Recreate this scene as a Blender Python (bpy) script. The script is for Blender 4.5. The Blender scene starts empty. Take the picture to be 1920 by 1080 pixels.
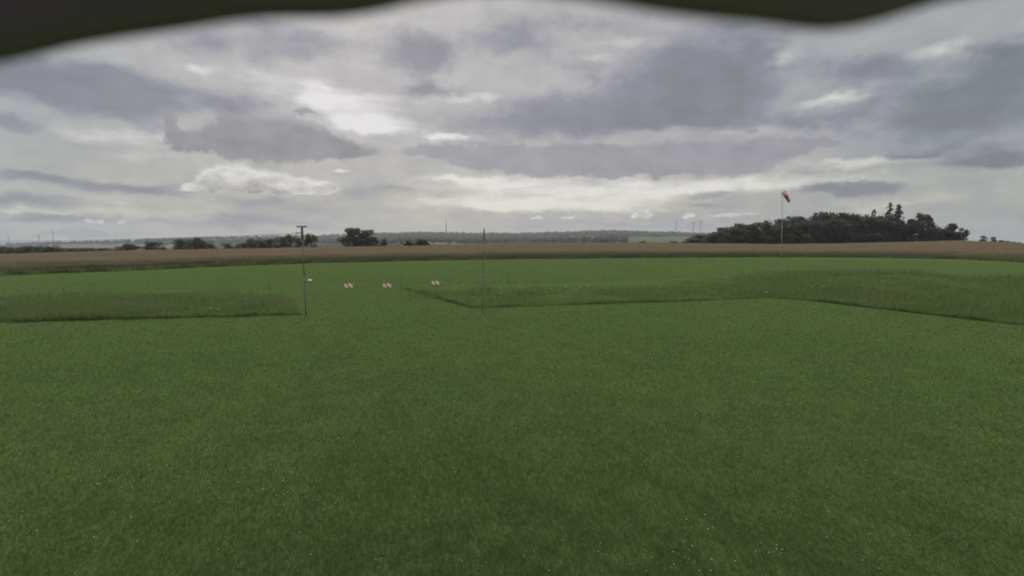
import bpy, bmesh, math, random
import numpy as np
from mathutils import Vector, Matrix

random.seed(7)
rng = np.random.default_rng(7)
scene = bpy.context.scene
col = scene.collection
R = math.radians

# ------------------------------------------------------------------ camera
H = 3.5                                   # camera height above the lawn
FPX = 900.0                               # focal length in photo pixels
PITCH = math.atan(91 / FPX)
cam_d = bpy.data.cameras.new('camera')
cam_d.sensor_width = 36
cam_d.lens = 36 * FPX / 1920
cam_d.clip_start = 0.01
cam_d.clip_end = 20000
cam_d.dof.use_dof = True
cam_d.dof.focus_distance = 60
cam_d.dof.aperture_fstop = 5.6
cam = bpy.data.objects.new('camera', cam_d)
col.objects.link(cam)
cam.location = (0, 0, H)
cam.rotation_euler = (math.pi / 2 - PITCH, 0, 0)
scene.camera = cam

SUN_AZ, SUN_EL = R(-17), R(33)            # azimuth from +Y towards +X


# ------------------------------------------------------------------ node helper
class NT:
    def __init__(s, tree):
        s.t = tree
        s.n = tree.nodes
        s.l = tree.links

    def put(s, sock, v):
        if v is None:
            return
        if isinstance(v, (int, float)):
            sock.default_value = v
        elif isinstance(v, (tuple, list)):
            sock.default_value = tuple(v) if len(v) == len(sock.default_value) else tuple(v) + (1,)
        else:
            s.l.new(v, sock)

    def m(s, op, a, b=None, c=None, clamp=False):
        n = s.n.new('ShaderNodeMath')
        n.operation = op
        n.use_clamp = clamp
        for i, v in enumerate((a, b, c)):
            s.put(n.inputs[i], v)
        return n.outputs[0]

    def v(s, op, a, b=None):
        n = s.n.new('ShaderNodeVectorMath')
        n.operation = op
        s.put(n.inputs[0], a)
        if b is not None:
            s.put(n.inputs[1], b)
        return n.outputs['Value'] if op in ('DOT_PRODUCT', 'LENGTH') else n.outputs[0]

    def comb(s, x, y, z):
        n = s.n.new('ShaderNodeCombineXYZ')
        for i, v in enumerate((x, y, z)):
            s.put(n.inputs[i], v)
        return n.outputs[0]

    def noise(s, vec, scale, detail=4, rough=.5, lac=2.0, dist=0.0, out=0):
        n = s.n.new('ShaderNodeTexNoise')
        if vec is not None:
            s.l.new(vec, n.inputs['Vector'])
        n.inputs['Scale'].default_value = scale
        n.inputs['Detail'].default_value = detail
        n.inputs['Roughness'].default_value = rough
        n.inputs['Lacunarity'].default_value = lac
        n.inputs['Distortion'].default_value = dist
        return n.outputs[out]

    def mix(s, f, a, b, blend='MIX'):
        n = s.n.new('ShaderNodeMix')
        n.data_type = 'RGBA'
        n.blend_type = blend
        s.put(n.inputs[0], f)
        s.put(n.inputs[6], a)
        s.put(n.inputs[7], b)
        return n.outputs[2]

    def smooth(s, v, a, b):
        n = s.n.new('ShaderNodeMapRange')
        n.interpolation_type = 'SMOOTHSTEP'
        s.put(n.inputs[0], v)
        n.inputs[1].default_value = a
        n.inputs[2].default_value = b
        return n.outputs[0]

    def lin(s, v, a, b, c=0.0, d=1.0):
        n = s.n.new('ShaderNodeMapRange')
        s.put(n.inputs[0], v)
        for i, q in enumerate((a, b, c, d)):
            n.inputs[1 + i].default_value = q
        return n.outputs[0]

    def ramp(s, v, pts):
        n = s.n.new('ShaderNodeValToRGB')
        s.put(n.inputs[0], v)
        e = n.color_ramp.elements
        while len(e) < len(pts):
            e.new(.5)
        for i, (p, c) in enumerate(pts):
            e[i].position = p
            e[i].color = tuple(c) + (1,)
        return n.outputs[0]


def slope(py):                            # rise per metre of depth of the ray through photo row py
    k = (540 - py) / FPX
    return (-math.sin(PITCH) + k * math.cos(PITCH)) / (math.cos(PITCH) + k * math.sin(PITCH))


def ufac(px, py=449):                     # X per metre of depth
    k = (540 - py) / FPX
    return (px - 960) / FPX / (math.cos(PITCH) + k * math.sin(PITCH))


def sky_xy(px, py):                       # azimuth, elevation (x900) of a photo pixel
    x, z = ufac(px, py), slope(py)
    az = math.atan(x)
    return az * 900, math.atan(z * math.cos(az)) * 900, math.cos(az)


# ------------------------------------------------------------------ world: Nishita sky behind broken cloud
world = bpy.data.worlds.new('World')
scene.world = world
world.use_nodes = True
world.cycles.sampling_method = 'MANUAL'
world.cycles.sample_map_resolution = 512
world.node_tree.nodes.clear()
S = NT(world.node_tree)
outw = S.n.new('ShaderNodeOutputWorld')
bg = S.n.new('ShaderNodeBackground')
bg.inputs[1].default_value = 0.1
S.l.new(bg.outputs[0], outw.inputs[0])
sky = S.n.new('ShaderNodeTexSky')
sky.sky_type = 'NISHITA'
sky.sun_disc = False
sky.sun_elevation = SUN_EL
sky.sun_rotation = SUN_AZ
sky.air_density = 1.2
sky.dust_density = 2.0
tc = S.n.new('ShaderNodeTexCoord')
d = S.v('NORMALIZE', tc.outputs['Generated'])
sep = S.n.new('ShaderNodeSeparateXYZ')
S.l.new(d, sep.inputs[0])
dx, dy, dz = sep.outputs
A0 = S.m('MULTIPLY', S.m('ARCTAN2', dx, dy), 900)
E0 = S.m('MULTIPLY', S.m('ARCSINE', dz), 900)
stretch = S.v('MULTIPLY', d, (1, 1, 2.6))
# soft warp and crisp warp of the sky coordinates
w1 = S.noise(S.v('MULTIPLY', d, (1, 1, 2.0)), 5.5, 5, .55, out=1)
w2 = S.noise(S.v('MULTIPLY', d, (1, 1, 1.5)), 15, 4, .6, out=1)
w3 = S.noise(S.v('MULTIPLY', d, (1, 1, 1.3)), 48, 5, .62, out=1)
AE = S.comb(A0, E0, 0)
c1 = S.v('SUBTRACT', w1, (.5, .5, .5))
c2 = S.v('SUBTRACT', w2, (.5, .5, .5))
c3 = S.v('SUBTRACT', w3, (.5, .5, .5))
ws = S.v('ADD', AE, S.v('ADD', S.v('MULTIPLY', c1, (110, 44, 0)), S.v('ADD', S.v('MULTIPLY', c2, (52, 30, 0)), S.v('MULTIPLY', c3, (16, 10, 0)))))
wc = S.v('ADD', AE, S.v('ADD', S.v('MULTIPLY', c2, (48, 34, 0)), S.v('MULTIPLY', c3, (26, 18, 0))))


def blobs(coord, lst, flat=0.0):
    """sum of soft elliptic lumps at photo positions; flat > 0 gives them flat bases"""
    acc = None
    for b in lst:
        px, py, rx, ry = b[:4]
        amp = b[4] if len(b) > 4 else 1.0
        a, e, ca = sky_xy(px, py)
        kx, ky = 1 / (rx * ca * ca), 1 / (ry * ca)
        n = S.n.new('ShaderNodeVectorMath')
        n.operation = 'MULTIPLY_ADD'
        S.l.new(coord, n.inputs[0])
        n.inputs[1].default_value = (kx, ky, 0)
        n.inputs[2].default_value = (-a * kx, -e * ky, 0)
        q = n.outputs[0]
        if flat:
            q = S.v('MAXIMUM', q, S.v('MULTIPLY', q, (-1, -flat, 0)))
        g = S.m('POWER', math.exp(-1), S.v('DOT_PRODUCT', q, q))
        acc = S.m('MULTIPLY', g, amp) if acc is None else S.m('MULTIPLY_ADD', g, amp, acc)
    return acc


DARK = [(170, 165, 210, 50, 1.1), (40, 240, 110, 22, .6), (430, 195, 80, 24, .6), (240, 347, 170, 14, .8),
        (40, 332, 80, 9, .6), (50, 378, 90, 13, .7), (390, 85, 110, 22, .45), (795, 105, 50, 42, .8),
        (820, 170, 80, 9, .65), (1000, 65, 150, 45, .6), (1330, 135, 140, 80, 1.0), (1130, 205, 200, 40, .7),
        (940, 235, 120, 24, .6), (1290, 222, 210, 20, .5), (1500, 225, 120, 14, .45), (1800, 205, 190, 75, 1.05),
        (1620, 130, 120, 26, .5), (1880, 300, 100, 15, .9), (1890, 110, 60, 36, .7), (1600, 352, 95, 11, 1.0),
        (1340, 362, 90, 8, .6), (570, 388, 150, 24, .6), (720, 356, 70, 20, .6), (420, 418, 260, 12, .5),
        (1150, 424, 500, 8, .45), (60, 412, 70, 8, .7), (150, 438, 150, 7, .55), (1800, 440, 170, 12, .5),
        (540, 75, 190, 36, .55), (1330, 385, 70, 6, .5), (160, 300, 60, 8, .5), (1740, 285, 60, 6, .5), (1210, 350, 20, 3, .5)]
LITE = [(640, 188, 110, 24, 1.25), (700, 236, 90, 18, 1.0), (850, 256, 40, 7, 1.1), (1000, 358, 210, 32, .88),
        (860, 335, 60, 8, .7), (1250, 358, 150, 26, .7), (1470, 340, 150, 16, .8), (900, 385, 160, 14, .5), (1100, 390, 200, 12, .45), (370, 130, 30, 15, .55),
        (225, 118, 30, 14, .5), (240, 262, 150, 22, .45), (250, 398, 120, 14, .75), (1470, 110, 40, 38, .8),
        (1550, 186, 80, 11, .95), (1400, 247, 150, 8, .5), (1775, 102, 60, 15, .8), (1600, 305, 110, 8, .75),
        (900, 185, 60, 9, .6), (1110, 110, 60, 8, .55), (560, 95, 80, 20, .35), (1650, 380, 160, 9, .5),
        (40, 192, 24, 7, .5), (300, 292, 80, 9, .35), (1180, 78, 50, 8, .5), (60, 398, 80, 5, .6), (150, 262, 60, 10, .4),
        (475, 145, 60, 16, .5), (1750, 330, 120, 20, .35)]
fbm = S.noise(S.v('MULTIPLY', d, (1, 1, 1.8)), 9.0, 8, .60)
fbm2 = S.noise(S.v('MULTIPLY', d, (1, 1, 5.0)), 8.0, 6, .55)
f0 = S.m('SUBTRACT', fbm, .5)
bodyn = S.m('SUBTRACT', S.noise(S.v('MULTIPLY', d, (1, 1, 1.6)), 18, 6, .6), .5)
f1 = S.m('SUBTRACT', fbm2, .5)
dk = S.smooth(S.m('MULTIPLY_ADD', f0, 1.8, blobs(ws, DARK)), .15, .90)
lt = S.smooth(S.m('MULTIPLY_ADD', f1, 1.0, blobs(ws, LITE)), .15, 1.15)
# broad glow of the sun behind the cloud deck, and a deck that grows brighter towards the zenith
sd = tuple((math.sin(SUN_AZ) * math.cos(SUN_EL), math.cos(SUN_AZ) * math.cos(SUN_EL), math.sin(SUN_EL)))
cs = S.m('MAXIMUM', S.v('DOT_PRODUCT', d, sd), 0.0)
glow = S.m('ADD', S.m('MULTIPLY', S.m('POWER', cs, 5.0), .10), S.m('MULTIPLY', S.m('POWER', cs, 60.0), .05))
deck = S.lin(dz, .45, 1.0, .385, .60)
expo = S.m('MULTIPLY_ADD', lt, .90, S.m('MULTIPLY', dk, -.84))
expo = S.m('ADD', expo, S.m('MULTIPLY_ADD', f0, .55, S.m('MULTIPLY', bodyn, .55)))
expo = S.m('ADD', expo, S.m('MULTIPLY', f1, S.lin(E0, 40, 260, .6, .3)))
lum = S.m('MULTIPLY', S.m('ADD', glow, deck), S.m('POWER', 2.0, expo))
lum = S.m('MINIMUM', lum, .76)
# colour of the deck: warm and pale low down, blue grey where thick
low = S.smooth(E0, 190, 10)
tintl = S.mix(low, (1.005, .985, .995), (1.055, 1.012, .895))
tintd = S.mix(low, (.955, .965, 1.115), (.955, .975, 1.09))
tint = S.mix(S.smooth(lum, .27, .46), tintd, tintl)
right = S.smooth(A0, 250, 800)
tint = S.mix(right, tint, S.mix(1.0, tint, (.95, 1.01, .98), 'MULTIPLY'))
left = S.smooth(A0, -380, -780)
tint = S.mix(left, tint, S.mix(1.0, tint, (.95, 1.0, 1.0), 'MULTIPLY'))
cloud = S.v('MULTIPLY', S.comb(lum, lum, lum), tint)


def body(v, tintc):
    return S.v('MULTIPLY', S.comb(v, v, v), tintc)


# long grey band with a flat base over the bright strip
BAND = [(900, 300, 70, 28, .8), (1000, 312, 110, 34), (1120, 318, 110, 40), (1250, 312, 90, 38), (1370, 315, 80, 45), (1450, 290, 80, 26),
        (1540, 275, 50, 14, .8), (800, 285, 60, 18, .7)]
bs = blobs(wc, BAND, 2.6)
mb = S.smooth(S.m('MULTIPLY_ADD', f0, .7, bs), .30, .62)
cloud = S.mix(S.m('MULTIPLY', mb, .85), cloud, body(S.m('MULTIPLY_ADD', bodyn, .20, .305), (.98, .965, 1.075)))
# crisp dark cumulus in front of the bright gap
DC = [(326, 236, 17, 38), (342, 270, 28, 28), (380, 276, 34, 24), (420, 274, 38, 62), (475, 280, 56, 66),
      (545, 284, 50, 64), (600, 284, 50, 42), (645, 288, 40, 26, .85), (700, 290, 36, 22, .5), (570, 212, 20, 9, .9)]
dcs = blobs(wc, DC, 2.3)
m2 = S.smooth(dcs, .36, .92)
rim = S.m('MULTIPLY', S.smooth(dcs, .40, .50), S.m('SUBTRACT', 1.0, S.smooth(dcs, .50, .62)))
rim = S.m('MULTIPLY', rim, S.m('MULTIPLY', S.smooth(E0, 172, 200), S.smooth(A0, -420, -300)))
cloud = S.mix(S.m('MULTIPLY', m2, .94), cloud, body(S.m('MULTIPLY_ADD', bodyn, .22, S.lin(E0, 150, 230, .245, .335)), (.99, .965, 1.06)))
cloud = S.mix(S.m('MULTIPLY', rim, .28), cloud, (.85, .84, .83))
# white cumulus lower down and puffs along the horizon
WC = [(365, 357, 48, 12, .75), (398, 348, 30, 26), (440, 345, 46, 36), (500, 352, 60, 32), (560, 354, 48, 22),
      (615, 356, 28, 16), (640, 321, 26, 7, .8), (1200, 404, 28, 8, .9), (1208, 402, 10, 12), (1005, 410, 18, 6, .8),
      (1062, 408, 22, 5, .8), (1290, 405, 16, 9, .8), (1355, 405, 36, 7, .8), (160, 416, 14, 9, .9), (186, 416, 11, 9, .9),
      (229, 416, 13, 9, .9), (955, 408, 10, 3, .7), (1600, 340, 75, 5, .6), (1880, 358, 50, 6, .55),
      (1840, 402, 60, 8, .45), (1400, 401, 40, 5, .6), (1200, 374, 60, 3, .5)]
wp = S.v('ADD', AE, S.v('ADD', S.v('MULTIPLY', c2, (16, 8, 0)), S.v('MULTIPLY', c3, (30, 18, 0))))
wcs = blobs(wp, WC, 2.2)
m3 = S.smooth(wcs, .40, .80)
bil = S.m('SUBTRACT', S.noise(S.v('MULTIPLY', d, (1, 1, 1.7)), 28, 5, .55), .5)
base3 = blobs(wp, [(480, 358, 100, 12, 1.0), (462, 335, 22, 12, .7), (430, 366, 90, 6, .6)])
l3 = S.m('ADD', S.m('MULTIPLY', bil, 1.1), S.m('SUBTRACT', .66, S.m('MULTIPLY', base3, .34)))
l3 = S.m('ADD', l3, S.m('MULTIPLY', S.m('SUBTRACT', 1.0, S.smooth(wcs, .55, .95)), .16))
l3 = S.m('MINIMUM', l3, .80)
cloud = S.mix(S.m('MULTIPLY', m3, .82), cloud, body(l3, (1.01, 1.0, .98)))
EXPO = .70
kk = 10 * 2 ** -EXPO
cloud10 = S.v('MULTIPLY', cloud, (kk, kk, kk))
skycol = S.mix(.985, sky.outputs[0], cloud10)
S.l.new(skycol, bg.inputs[0])

# ------------------------------------------------------------------ sun behind thin cloud
sun_d = bpy.data.lights.new('sun', 'SUN')
sun_d.energy = 1.5
sun_d.angle = R(24)
sun_d.color = (1, .95, .87)
sun = bpy.data.objects.new('sun', sun_d)
col.objects.link(sun)
sv = Vector((math.sin(SUN_AZ) * math.cos(SUN_EL), math.cos(SUN_AZ) * math.cos(SUN_EL), math.sin(SUN_EL)))
sun.rotation_euler = sv.to_track_quat('Z', 'Y').to_euler()
sun.location = (0, 0, 30)

vs = scene.view_settings
vs.view_transform = 'Standard'
vs.look = 'None'
vs.exposure = EXPO
vs.gamma = 1
vs.use_curve_mapping = False
scene.render.engine = 'CYCLES'
scene.cycles.filter_width = 1.9
scene.cycles.max_bounces = 5
scene.cycles.diffuse_bounces = 2
scene.cycles.transparent_max_bounces = 6
scene.cycles.volume_bounces = 0


# ------------------------------------------------------------------ materials
def mat(name, colour=None, rough=.7, spec=.3, build=None, trans=0.0):
    m = bpy.data.materials.new(name)
    m.use_nodes = True
    t = NT(m.node_tree)
    b = t.n['Principled BSDF']
    b.inputs['Roughness'].default_value = rough
    b.inputs['Specular IOR Level'].default_value = spec
    c = build(t, b) if build else None
    if c is None:
        tcx = t.n.new('ShaderNodeTexCoord')
        nz = t.noise(tcx.outputs['Object'], 9, 4, .6)
        c = t.mix(nz, tuple(q * .78 for q in colour), tuple(min(1, q * 1.18) for q in colour))
    t.l.new(c, b.inputs['Base Color'])
    if trans:
        tr = t.n.new('ShaderNodeBsdfTranslucent')
        t.l.new(c, tr.inputs[0])
        mx = t.n.new('ShaderNodeMixShader')
        mx.inputs[0].default_value = trans
        o = t.n['Material Output']
        t.l.new(b.outputs[0], mx.inputs[1])
        t.l.new(tr.outputs[0], mx.inputs[2])
        t.l.new(mx.outputs[0], o.inputs[0])
    return m


def geo_pos(t):
    return t.n.new('ShaderNodeNewGeometry').outputs['Position']


def attr(t, name):
    n = t.n.new('ShaderNodeAttribute')
    n.attribute_name = name
    return n.outputs['Fac']


def grass_tone(t):
    """patchy green of a mown meadow in world coordinates"""
    p = geo_pos(t)
    big = t.noise(p, .11, 4, .55)
    mid = t.noise(t.v('MULTIPLY', p, (1, .55, 1)), .75, 5, .6)
    fine = t.noise(p, 6.0, 4, .65)
    v = t.m('ADD', t.m('MULTIPLY', big, .5), t.m('ADD', t.m('MULTIPLY', mid, .35), t.m('MULTIPLY', fine, .15)))
    c = t.ramp(v, [(.36, (.097, .149, .051)), (.47, (.106, .159, .055)), (.56, (.113, .166, .057)),
                   (.68, (.125, .167, .063))])
    yel = t.smooth(t.noise(p, .33, 3, .5), .56, .72)
    c = t.mix(t.m('MULTIPLY', yel, .28), c, (.150, .162, .070))
    return c


def b_ground(t, b):
    p = geo_pos(t)
    lawn = grass_tone(t)
    fine = t.noise(p, 28, 4, .7)
    lawn = t.mix(1.0, lawn, t.ramp(fine, [(.3, (.78, .78, .76)), (.7, (1.08, 1.08, 1.04))]), 'MULTIPLY')
    far = t.ramp(t.noise(t.v('MULTIPLY', p, (.6, 1, 1)), .004, 3, .5),
                 [(.35, (.040, .055, .028)), (.5, (.055, .068, .034)), (.6, (.085, .082, .05))])
    dist = t.v('LENGTH', p)
    c = t.mix(t.smooth(dist, 190, 330), lawn, far)
    bump = t.n.new('ShaderNodeBump')
    bump.inputs['Strength'].default_value = .5
    bump.inputs['Distance'].default_value = .03
    t.l.new(fine, bump.inputs['Height'])
    t.l.new(bump.outputs[0], b.inputs['Normal'])
    return c


def b_blade(t, b):
    c = grass_tone(t)
    tip = attr(t, 'tip')
    rnd = attr(t, 'rnd')
    c = t.mix(1.0, c, t.ramp(rnd, [(0, (.88, .89, .88)), (.6, (1.06, 1.06, 1.02)), (1, (1.28, 1.2, 1.05))]), 'MULTIPLY')
    return t.mix(t.m('MULTIPLY', tip, .25), c, (.165, .21, .085))


def b_tall(t, b):
    c = grass_tone(t)
    tip = attr(t, 'tip')
    rnd = attr(t, 'rnd')
    p = geo_pos(t)
    c = t.mix(1.0, c, t.ramp(rnd, [(0, (1.15, 1.12, 1.2)), (.7, (1.45, 1.38, 1.45)), (1, (1.8, 1.65, 1.6))]), 'MULTIPLY')
    seed = t.smooth(t.noise(p, .45, 3, .55), .42, .66)
    return t.mix(t.m('MULTIPLY', t.smooth(tip, .55, 1.0), t.m('MULTIPLY', seed, .75)), c, (.25, .20, .11))


def b_crop(t, b):
    tip = attr(t, 'tip')
    rnd = attr(t, 'rnd')
    p = geo_pos(t)
    nz = t.noise(p, .16, 4, .6)
    f = t.m('ADD', tip, t.m('MULTIPLY', t.m('SUBTRACT', nz, .5), .75))
    c = t.ramp(f, [(.15, (.120, .165, .072)), (.60, (.150, .170, .084)), (.82, (.190, .158, .100)), (1, (.235, .180, .124))])
    return t.mix(1.0, c, t.ramp(rnd, [(0, (.7, .7, .7)), (1, (1.3, 1.25, 1.2))]), 'MULTIPLY')


def b_canopy(t, b):
    p = geo_pos(t)
    nz = t.noise(t.v('MULTIPLY', p, (.35, 1, 1)), .5, 6, .65)
    return t.mix(t.smooth(t.m('ADD', attr(t, 'ripe'), t.m('MULTIPLY', t.m('SUBTRACT', nz, .5), .5)), .15, .85), (.080, .088, .050), t.ramp(nz, [(.3, (.120, .094, .062)), (.5, (.150, .117, .078)), (.7, (.180, .140, .094))]))


M_ground = mat('meadow_ground', rough=1.0, spec=.0, build=b_ground)
M_blade = mat('mown_grass', rough=.75, spec=.05, build=b_blade, trans=.35)
M_tall = mat('tall_grass', rough=.75, spec=.06, build=b_tall, trans=.5)
M_crop = mat('ripe_crop', rough=.8, spec=.15, build=b_crop, trans=.45)
M_canopy = mat('ripe_crop_canopy', rough=1.0, spec=.0, build=b_canopy)


def b_leaf(dark, lite):
    def f(t, b):
        rnd = attr(t, 'rnd')
        oi = t.n.new('ShaderNodeObjectInfo').outputs['Random']
        c = t.mix(rnd, dark, lite)
        return t.mix(1.0, c, t.ramp(oi, [(0, (.8, .85, .85)), (1, (1.15, 1.08, 1.0))]), 'MULTIPLY')
    return f


M_leaf = mat('broad_leaves', rough=.6, spec=.2, build=b_leaf((.092, .100, .080), (.145, .155, .110)), trans=.45)
M_needle = mat('spruce_needles', rough=.7, spec=.15, build=b_leaf((.05, .062, .042), (.085, .1, .06)), trans=.15)
M_bark = mat('bark', (.085, .072, .058), .9, .1)
M_farwood = mat('far_wood', rough=.9, spec=.05, build=b_leaf((.045, .054, .038), (.065, .076, .05)))
M_pole = mat('galvanised_steel', (.20, .205, .19), .6, .3)
M_wood = mat('weathered_wood', (.10, .088, .07), .85, .1)
M_rope = mat('pale_rope', (.30, .31, .27), .8, .1)
M_cable = mat('black_cable', (.04, .04, .04), .6, .3)
M_white = mat('white_paint', (.45, .45, .42), .6, .2)
M_turb = mat('turbine_paint', (.38, .39, .40), .6, .2)
M_mast = mat('mast_steel', (.16, .16, .17), .6, .3)
M_flower = mat('white_flowers', (.75, .75, .70), .8, .1)
M_rubber = mat('dark_rubber', (.205, .165, .20), .8, .2)
M_housewall = mat('house_plaster', (.55, .53, .48), .9, .1)
M_houseroof = mat('house_roof', (.19, .12, .10), .85, .1)
M_stubble = mat('stubble', (.15, .115, .09), .95, .05)
M_redsoil = mat('red_brown_field', (.18, .115, .10), .95, .05)
M_pasture = mat('pale_pasture', (.105, .12, .05), .95, .05)


def b_stripe(t, b):
    tcx = t.n.new('ShaderNodeTexCoord')
    sp = t.n.new('ShaderNodeSeparateXYZ')
    t.l.new(tcx.outputs['Object'], sp.inputs[0])
    k = t.m('MULTIPLY', t.m('ADD', sp.outputs[0], t.m('MULTIPLY', sp.outputs[2], .75)), 2.75)
    fr = t.m('FRACT', t.m('ADD', k, 10.37))
    return t.mix(t.m('GREATER_THAN', fr, .5), (.58, .25, .10), (.82, .77, .66))


M_stripe = mat('orange_white_stripes', rough=.6, spec=.3, build=b_stripe)


def b_sock(t, b):
    tcx = t.n.new('ShaderNodeTexCoord')
    sp = t.n.new('ShaderNodeSeparateXYZ')
    t.l.new(tcx.outputs['Object'], sp.inputs[0])
    return t.mix(t.smooth(t.m('SINE', t.m('MULTIPLY', sp.outputs[0], 13.0)), -.2, .2), (.70, .34, .27), (.82, .70, .64))


M_sock = mat('faded_red_cloth', rough=.8, spec=.1, build=b_sock, trans=.6)


# ------------------------------------------------------------------ object helpers
def tag(o, label=None, cat=None, group=None, kind=None):
    for k, v in (('label', label), ('category', cat), ('group', group), ('kind', kind)):
        if v:
            o[k] = v
    return o


def empty(name, loc=(0, 0, 0), rz=0):
    o = bpy.data.objects.new(name, None)
    o.empty_display_size = .2
    col.objects.link(o)
    o.location = loc
    o.rotation_euler = (0, 0, rz)
    return o


def link(name, me, parent=None, mats=()):
    for m in mats:
        me.materials.append(m)
    o = bpy.data.objects.new(name, me)
    col.objects.link(o)
    if parent is not None:
        o.parent = parent
    return o


def bm_obj(name, bm, m, parent=None, smooth=False):
    me = bpy.data.meshes.new(name)
    bm.normal_update()
    bm.to_mesh(me)
    bm.free()
    if smooth:
        me.polygons.foreach_set('use_smooth', [True] * len(me.polygons))
    return link(name, me, parent, (m,) if not isinstance(m, (list, tuple)) else m)


def fast_mesh(name, verts, polys, attrs=None, smooth=False):
    """verts (n,3) and polys (k,m) numpy arrays, attrs: name -> per-vertex float array"""
    me = bpy.data.meshes.new(name)
    me.vertices.add(len(verts))
    me.vertices.foreach_set('co', np.ascontiguousarray(verts, dtype=np.float32).ravel())
    k, mm = polys.shape
    me.loops.add(k * mm)
    me.loops.foreach_set('vertex_index', np.ascontiguousarray(polys, dtype=np.int32).ravel())
    me.polygons.add(k)
    me.polygons.foreach_set('loop_start', np.arange(0, k * mm, mm, dtype=np.int32))
    if smooth:
        me.polygons.foreach_set('use_smooth', np.ones(k, dtype=bool))
    me.update(calc_edges=True)
    for nm, a in (attrs or {}).items():
        at_ = me.attributes.new(nm, 'FLOAT', 'POINT')
        at_.data.foreach_set('value', np.ascontiguousarray(a, dtype=np.float32))
    return me


def tube(bm, pts, radii, seg=8, cap=True):
    """tapered tube through pts"""
    pts = [Vector(p) for p in pts]
    if isinstance(radii, (int, float)):
        radii = [radii] * len(pts)
    rings = []
    for i, p in enumerate(pts):
        tdir = (pts[min(i + 1, len(pts) - 1)] - pts[max(i - 1, 0)]).normalized()
        ref = Vector((0, 0, 1)) if abs(tdir.z) < .9 else Vector((1, 0, 0))
        a = tdir.cross(ref).normalized()
        b = tdir.cross(a).normalized()
        rings.append([bm.verts.new(p + (a * math.cos(q) + b * math.sin(q)) * radii[i])
                      for q in (2 * math.pi * k / seg for k in range(seg))])
    for r0, r1 in zip(rings, rings[1:]):
        for k in range(seg):
            bm.faces.new((r0[k], r0[(k + 1) % seg], r1[(k + 1) % seg], r1[k]))
    if cap:
        bm.faces.new(rings[0][::-1])
        bm.faces.new(rings[-1])


def box(bm, c, s, rot=None):
    m_ = Matrix.Translation(c) @ (rot or Matrix.Identity(4)) @ Matrix.Diagonal((s[0], s[1], s[2], 1))
    bmesh.ops.create_cube(bm, size=1, matrix=m_)


def bevel(bm, w):
    bmesh.ops.bevel(bm, geom=bm.edges[:] + bm.verts[:], offset=w, segments=1, affect='EDGES')


# ------------------------------------------------------------------ terrain
PX = np.array([-400, 0, 200, 400, 560, 640, 720, 850, 930, 960, 1100, 1300, 1460, 1560, 1700, 1800, 1860, 1920, 2300], float)
CREST_PY = np.array([488, 480, 471, 466.5, 463.5, 462, 461, 459, 455, 453.5, 454, 455, 457, 455.5, 452.5, 450, 452, 456, 462], float)
CREST_Y = np.array([70, 85, 105, 130, 145, 150, 158, 170, 178, 182, 190, 198, 204, 206, 204, 200, 196, 185, 160], float)
FRONT_PX = np.array([-400, 0, 150, 300, 450, 600, 750, 900, 1050, 1200, 1400, 1550, 1700, 1800, 1920, 2300], float)
FRONT_PY = np.array([530, 517, 511, 505, 498.5, 493, 489.5, 487, 485, 483.5, 482.5, 482.5, 484, 486.5, 492, 515], float)
RIDGE_PX = np.array([-400, 0, 50, 100, 200, 300, 400, 480, 600, 700, 800, 870, 960, 1040, 1140, 1200, 1290, 1400, 1600, 1800, 1920, 2300], float)
RIDGE_PY = np.array([470, 463, 460.5, 458, 456.5, 452, 449.5, 448, 445.5, 442, 440, 441.5, 442, 440, 437, 438.5, 440.5, 445, 452, 457, 464, 470], float)
CROP_H = 1.3
RIDGE_Y = 2500.0


def slope_v(py):
    k = (540 - np.asarray(py, float)) / FPX
    return (-math.sin(PITCH) + k * math.cos(PITCH)) / (math.cos(PITCH) + k * math.sin(PITCH))


def terrain(X, Y):
    X = np.asarray(X, float)
    Y = np.asarray(Y, float)
    r = np.hypot(X, Y)
    az = np.arctan2(X, Y)
    azc = np.clip(az, -R(56), R(56))
    px = 960 + FPX * np.tan(azc)
    dep = r * np.cos(azc)                       # depth along the view axis
    yc = np.interp(px, PX, CREST_Y)
    zc = H + slope_v(np.interp(px, PX, CREST_PY)) * yc - CROP_H
    yf = H / -slope_v(np.interp(px, FRONT_PX, FRONT_PY))
    zr = H + slope_v(np.interp(px, RIDGE_PX, RIDGE_PY)) * RIDGE_Y
    s = np.clip((dep - yf) / (yc - yf), 0, 1)
    z = zc * s
    lowz = zc - 9 + np.zeros_like(zc)
    zmid = H + slope_v(np.interp(px, RIDGE_PX, RIDGE_PY) + 13) * 1300
    kn = [(yc, zc), (yc + 70, zc - 1.3), (yc + 420, np.minimum(lowz, zmid - 4)), (1300 + 0 * yc, zmid),
          (RIDGE_Y + 0 * yc, zr), (3600 + 0 * yc, zr - 14)]
    for (y0, z0), (y1, z1) in zip(kn, kn[1:]):
        q = np.clip((dep - y0) / (y1 - y0), 0, 1)
        z = np.where(dep > y0, z0 + (z1 - z0) * q, z)
    und = .025 * np.sin(X * .31 + 1.3) * np.sin(Y * .23) * np.clip(dep / 20, 0, 1)
    fade = np.clip((R(85) - np.abs(az)) / R(25), 0, 1)
    return (z + und) * fade


def tz(x, y):
    return float(terrain(x, y))


def at_ground(px, py):
    """first point of the terrain on the ray through a photo pixel"""
    u, s_ = ufac(px, py), slope(py)
    ys = np.concatenate([np.linspace(3, 300, 3000), np.linspace(300, 3000, 3000)])
    zt = terrain(ys * u, ys)
    below = np.nonzero(zt >= H + s_ * ys)[0]
    y = ys[below[0]] if len(below) else ys[-1]
    return Vector((y * u, y, tz(y * u, y)))


def at_depth(px, py, y):
    return Vector((y * ufac(px, py), y, H + slope(py) * y))


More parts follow.
